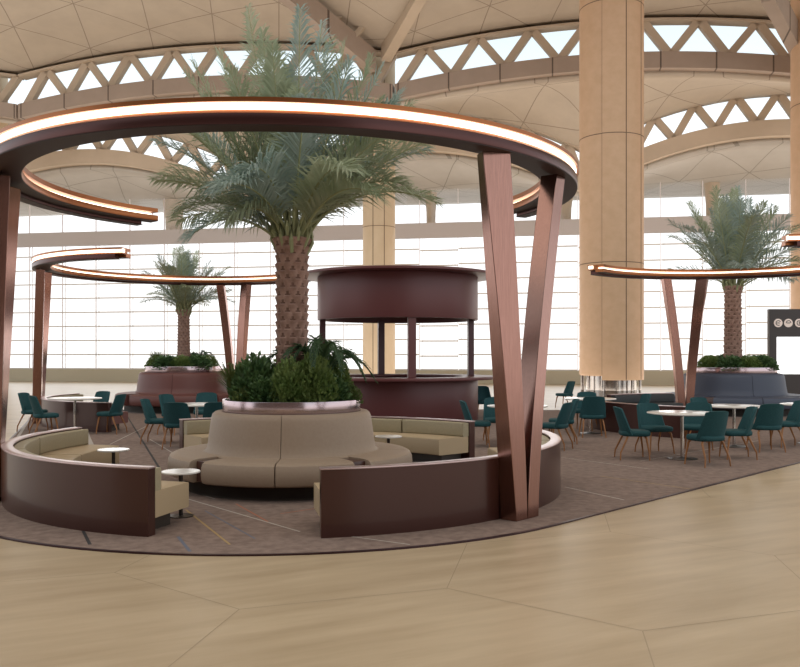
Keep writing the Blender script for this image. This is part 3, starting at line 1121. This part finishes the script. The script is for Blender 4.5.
# ---------------------------------------------------------------- tables
def cafe_table(loc, label, group='cafe tables', first=[]):
    if first:
        return dup(first[0], (loc[0], loc[1], G), 0, label)
    t = thing('cafe_table', label, 'table', (loc[0], loc[1], G), 0, group=group)
    b = MB(); b.lathe([(.53, .722), (.55, .73), (.55, .742), (.54, .748)], 56); b.build('table_top', M['top'], t)
    b = MB(); b.lathe([(.028, .02), (.028, .70), (.12, .705), (.12, .722)], 16); b.build('pole', M['chrome'], t)
    b = MB(); b.lathe([(.24, 0), (.24, .008), (.05, .02), (.03, .03)], 40); b.build('base', M['darkmetal'], t)
    first.append(t)
    return t
for x, y, lab in ((4.55, 13.95, 'round white cafe table nearest the carpet edge at right'), (6.1, 15.8, 'round cafe table just right behind the nearest one at right'),
                  (7.75, 16.3, 'round cafe table at the right edge before the blue sofa'), (4.04, 18.4, 'round cafe table in front of the thick column'),
                  (2.14, 15.8, 'round white cafe table behind the V legs'), (-6.95, 18.5, 'round white cafe table at far left beside the post'),
                  (-3.83, 16.3, 'round cafe table just left of the tall palm sofa')):
    cafe_table((x, y), lab)


def side_table(loc, label, first=[]):
    if first:
        return dup(first[0], (loc[0], loc[1], G), 0, label)
    t = thing('side_table', label, 'table', (loc[0], loc[1], G), 0, group='small bench tables')
    b = MB(); b.lathe([(.19, .452), (.20, .456), (.20, .468), (.195, .472)], 40); b.build('table_top', M['top'], t)
    b = MB(); b.lathe([(.022, .015), (.022, .452)], 12); b.build('pole', M['darkmetal'], t)
    b = MB(); b.lathe([(.13, 0), (.13, .01), (.03, .018)], 32); b.build('base', M['darkmetal'], t)
    first.append(t)
    return t
side_table((-2.28, 9.0), 'small round side table at the open end of the front left bench')
side_table((-3.66, 11.05), 'small round side table inside the left end of the front left bench')
side_table((-.17, 12.85), 'small dark side table before the bench behind the beige sofa')

# ---------------------------------------------------------------- chairs
def make_chair(loc, rz, label):
    t = thing('dining_chair', label, 'chair', (loc[0], loc[1], G), rz, group='teal chairs')
    # backrest: curved tapering shell
    b = MB()
    nu, nv = 12, 9
    def pt(u, v, th):
        x = u * (.255 - .05 * v ** 1.3)
        y = -.17 - .13 * v + (.11 - .03 * v) * abs(u) ** 2.4
        z = .40 + .44 * v - .03 * abs(u) ** 5 * v
        nx, ny = -2.4 * (.11 - .03 * v) * abs(u) ** 1.4 * (1 if u > 0 else -1), .30
        l = sqrt(nx * nx + ny * ny)
        return (x + nx / l * th, y + ny / l * th, z + .006 * (th / .02))
    A = [[pt(-1 + 2 * i / nu, j / nv, -.018) for i in range(nu + 1)] for j in range(nv + 1)]
    B = [[pt((-1 + 2 * i / nu) * .97, j / nv * .985, .020) for i in range(nu + 1)] for j in range(nv + 1)]
    vs = [p for r in A for p in r] + [p for r in B for p in r]
    o = (nu + 1) * (nv + 1)
    fs = []
    for j in range(nv):
        for i in range(nu):
            k = j * (nu + 1) + i
            fs.append((k, k + 1, k + nu + 2, k + nu + 1))
            fs.append((o + k, o + k + nu + 1, o + k + nu + 2, o + k + 1))
    for i in range(nu):
        k = nv * (nu + 1) + i
        fs.append((k, k + 1, o + k + 1, o + k))
        fs.append((i + 1, i, o + i, o + i + 1))
    for j in range(nv):
        k = j * (nu + 1)
        fs.append((k, k + nu + 1, o + k + nu + 1, o + k)[::-1] if False else (k + nu + 1, k, o + k, o + k + nu + 1)[::-1])
        k2 = k + nu
        fs.append((k2, k2 + nu + 1, o + k2 + nu + 1, o + k2))
    b.add(vs, fs)
    b.build('backrest', M['teal'], t, smooth=60)
    # seat cushion: superellipse rounded pad
    b = MB()
    N = 32
    rings = []
    for z, k in ((.375, .86), (.382, .95), (.40, 1.0), (.43, 1.0), (.452, .97), (.462, .88), (.466, .6)):
        ring = []
        for i in range(N):
            a = 2 * pi * i / N
            c_, s_ = cos(a), sin(a)
            ex = .55
            x = .25 * k * (abs(c_) ** ex) * (1 if c_ > 0 else -1)
            y = .235 * k * (abs(s_) ** ex) * (1 if s_ > 0 else -1) + .02
            ring.append((x * (1 if y > 0 else .95), y, z))
        rings.append(ring)
    vs = [p for r in rings for p in r]
    fs = [(j * N + i, j * N + (i + 1) % N, (j + 1) * N + (i + 1) % N, (j + 1) * N + i) for j in range(len(rings) - 1) for i in range(N)]
    fs += [tuple(range(N))[::-1], tuple((len(rings) - 1) * N + i for i in range(N))]
    b.add(vs, fs)
    b.build('seat', M['teal'], t, smooth=60)
    for sx in (-1, 1):
        for fy, ty in ((.21, .17), (-.25, -.14)):
            b = MB()
            b.tube([(sx * .235, fy, 0), (sx * .222, fy * .97, .12), (sx * .195, ty, .34), (sx * .165, ty * .85, .385)], [.011, .013, .018, .017], 10)
            b.build('leg', M['oak'], t)
    return t


def face(dx, dy):
    return math.atan2(-dx, dy)      # chair faces local +Y


chairs = [
    (3.76, 13.95, 1, -.05, 'teal chair in profile at the left of the nearest right table, facing right'),
    (4.35, 14.75, .3, -1, 'teal chair just behind the nearest right table, facing the camera'),
    (4.66, 13.15, -.35, .95, 'teal chair nearest the carpet edge at right, its back to the camera'),
    (5.45, 14.0, -1, .1, 'teal chair at the right side of the nearest right table'),
    (6.35, 15.05, -.1, 1, 'teal chair with its back to the camera at the second right table'),
    (7.05, 15.75, -1, .0, 'rightmost teal chair, in profile facing left'),
    (5.95, 16.75, .5, -1, 'teal chair behind the second right table'),
    (5.15, 15.0, -.5, -1, 'teal chair half hidden behind the right side of the nearest right table'),
    (5.05, 18.5, -1, -.1, 'teal chair in profile before the curved metal wall, facing left'),
    (3.92, 17.65, .05, 1, 'teal chair with its back to the camera at the table before the thick column'),
    (4.1, 19.25, -.5, -1, 'teal chair on the far side of the table before the thick column'),
    (5.15, 27.0, -1, -.35, 'distant teal chair left of the thick column foot'),
    (3.08, 16.4, -1, .1, 'blue-teal chair right behind the V legs, facing left'),
    (2.75, 15.35, -.8, .45, 'dark teal chair just right of the V legs, partly hidden'),
    (1.40, 15.8, 1, 0, 'blue-teal chair behind the beige bench, left of the V legs'),
    (1.88, 16.65, .1, -1, 'teal chair on the far side of the table behind the V legs'),
    (2.2, 22.8, .2, -1, 'distant dark teal chair right of the kiosk counter'),
    (2.8, 24.6, -1, -.2, 'distant teal chair in profile between the kiosk and the V legs'),
    (-7.35, 17.9, .8, .6, 'teal chair at the near left of the far left table'),
    (-8.05, 19.0, 1, -.1, 'leftmost teal chair beside the bronze post'),
    (-6.9, 19.6, -.5, -1, 'teal chair behind the far left table'),
    (-6.15, 18.4, -1, .15, 'teal chair at the right of the far left table, facing left'),
    (-4.6, 16.4, 1, 0, 'teal chair in profile left of the palm sofa, facing right'),
    (-4.75, 18.2, .8, -.4, 'teal chair behind the palm side table, nearest the maroon sofa'),
    (-4.25, 18.9, .1, -1, 'teal chair seen over the table in front of the maroon sofa'),
    (-3.95, 15.5, .05, 1, 'teal chair before the table left of the tall palm sofa'),
    (-3.30, 15.6, -.2, 1, 'teal chair behind the rim of the beige sofa, right of its twin'),
]
ch0 = None
for x, y, dx, dy, lab in chairs:
    if ch0 is None:
        ch0 = make_chair((x, y), face(dx, dy), lab)
    else:
        dup(ch0, (x, y, G), face(dx, dy), lab)

# ---------------------------------------------------------------- information board at the right edge
BY = 27.5
bx0 = (769.5 - 400) / F * BY
root = thing('menu_board', 'dark freestanding board with lit screen and round icons at the right edge', 'board', (bx0, BY, 0), 0)
def zz(py): return HC + (HOR - py) / F * BY
b = MB(); b.box(0, 2.0, 0, .18, 0, zz(309)); b.build('panel', M['board'], root, smooth=0, bevel=.01)
b = MB(); b.box(.23, 1.8, -.02, 0, zz(374), zz(337)); tag(b.build('screen', M['screen'], root, smooth=0), 'blank glowing white screen')
for k, px in enumerate((778, 788.2, 799)):
    X = (px - 400) / F * BY - bx0
    t = Matrix.Translation((X, -.012, zz(323))) @ Matrix.Rotation(R_(90), 4, 'X')
    b = MB()
    tmp = MB(); tmp.lathe([(.135, -.012), (.135, .012)], 28)
    b.add([t @ Vector(p) for p in tmp.v], tmp.f)
    ic = b.build('icon', M['icon'], root, smooth=0)
    b = MB()
    tmp = MB(); tmp.arc(rect(.062, .085, 0.012, .018), 30 if k != 1 else 0, 300 if k != 1 else 180, 20); tmp.box(-.05, .05, -.012, .012, .012, .018) if k != 2 else tmp.box(-.012, .012, -.05, .05, .012, .018)
    b.add([t @ Vector(p) for p in tmp.v], tmp.f)
    b.build('pictogram', M['board'], ic, smooth=0)
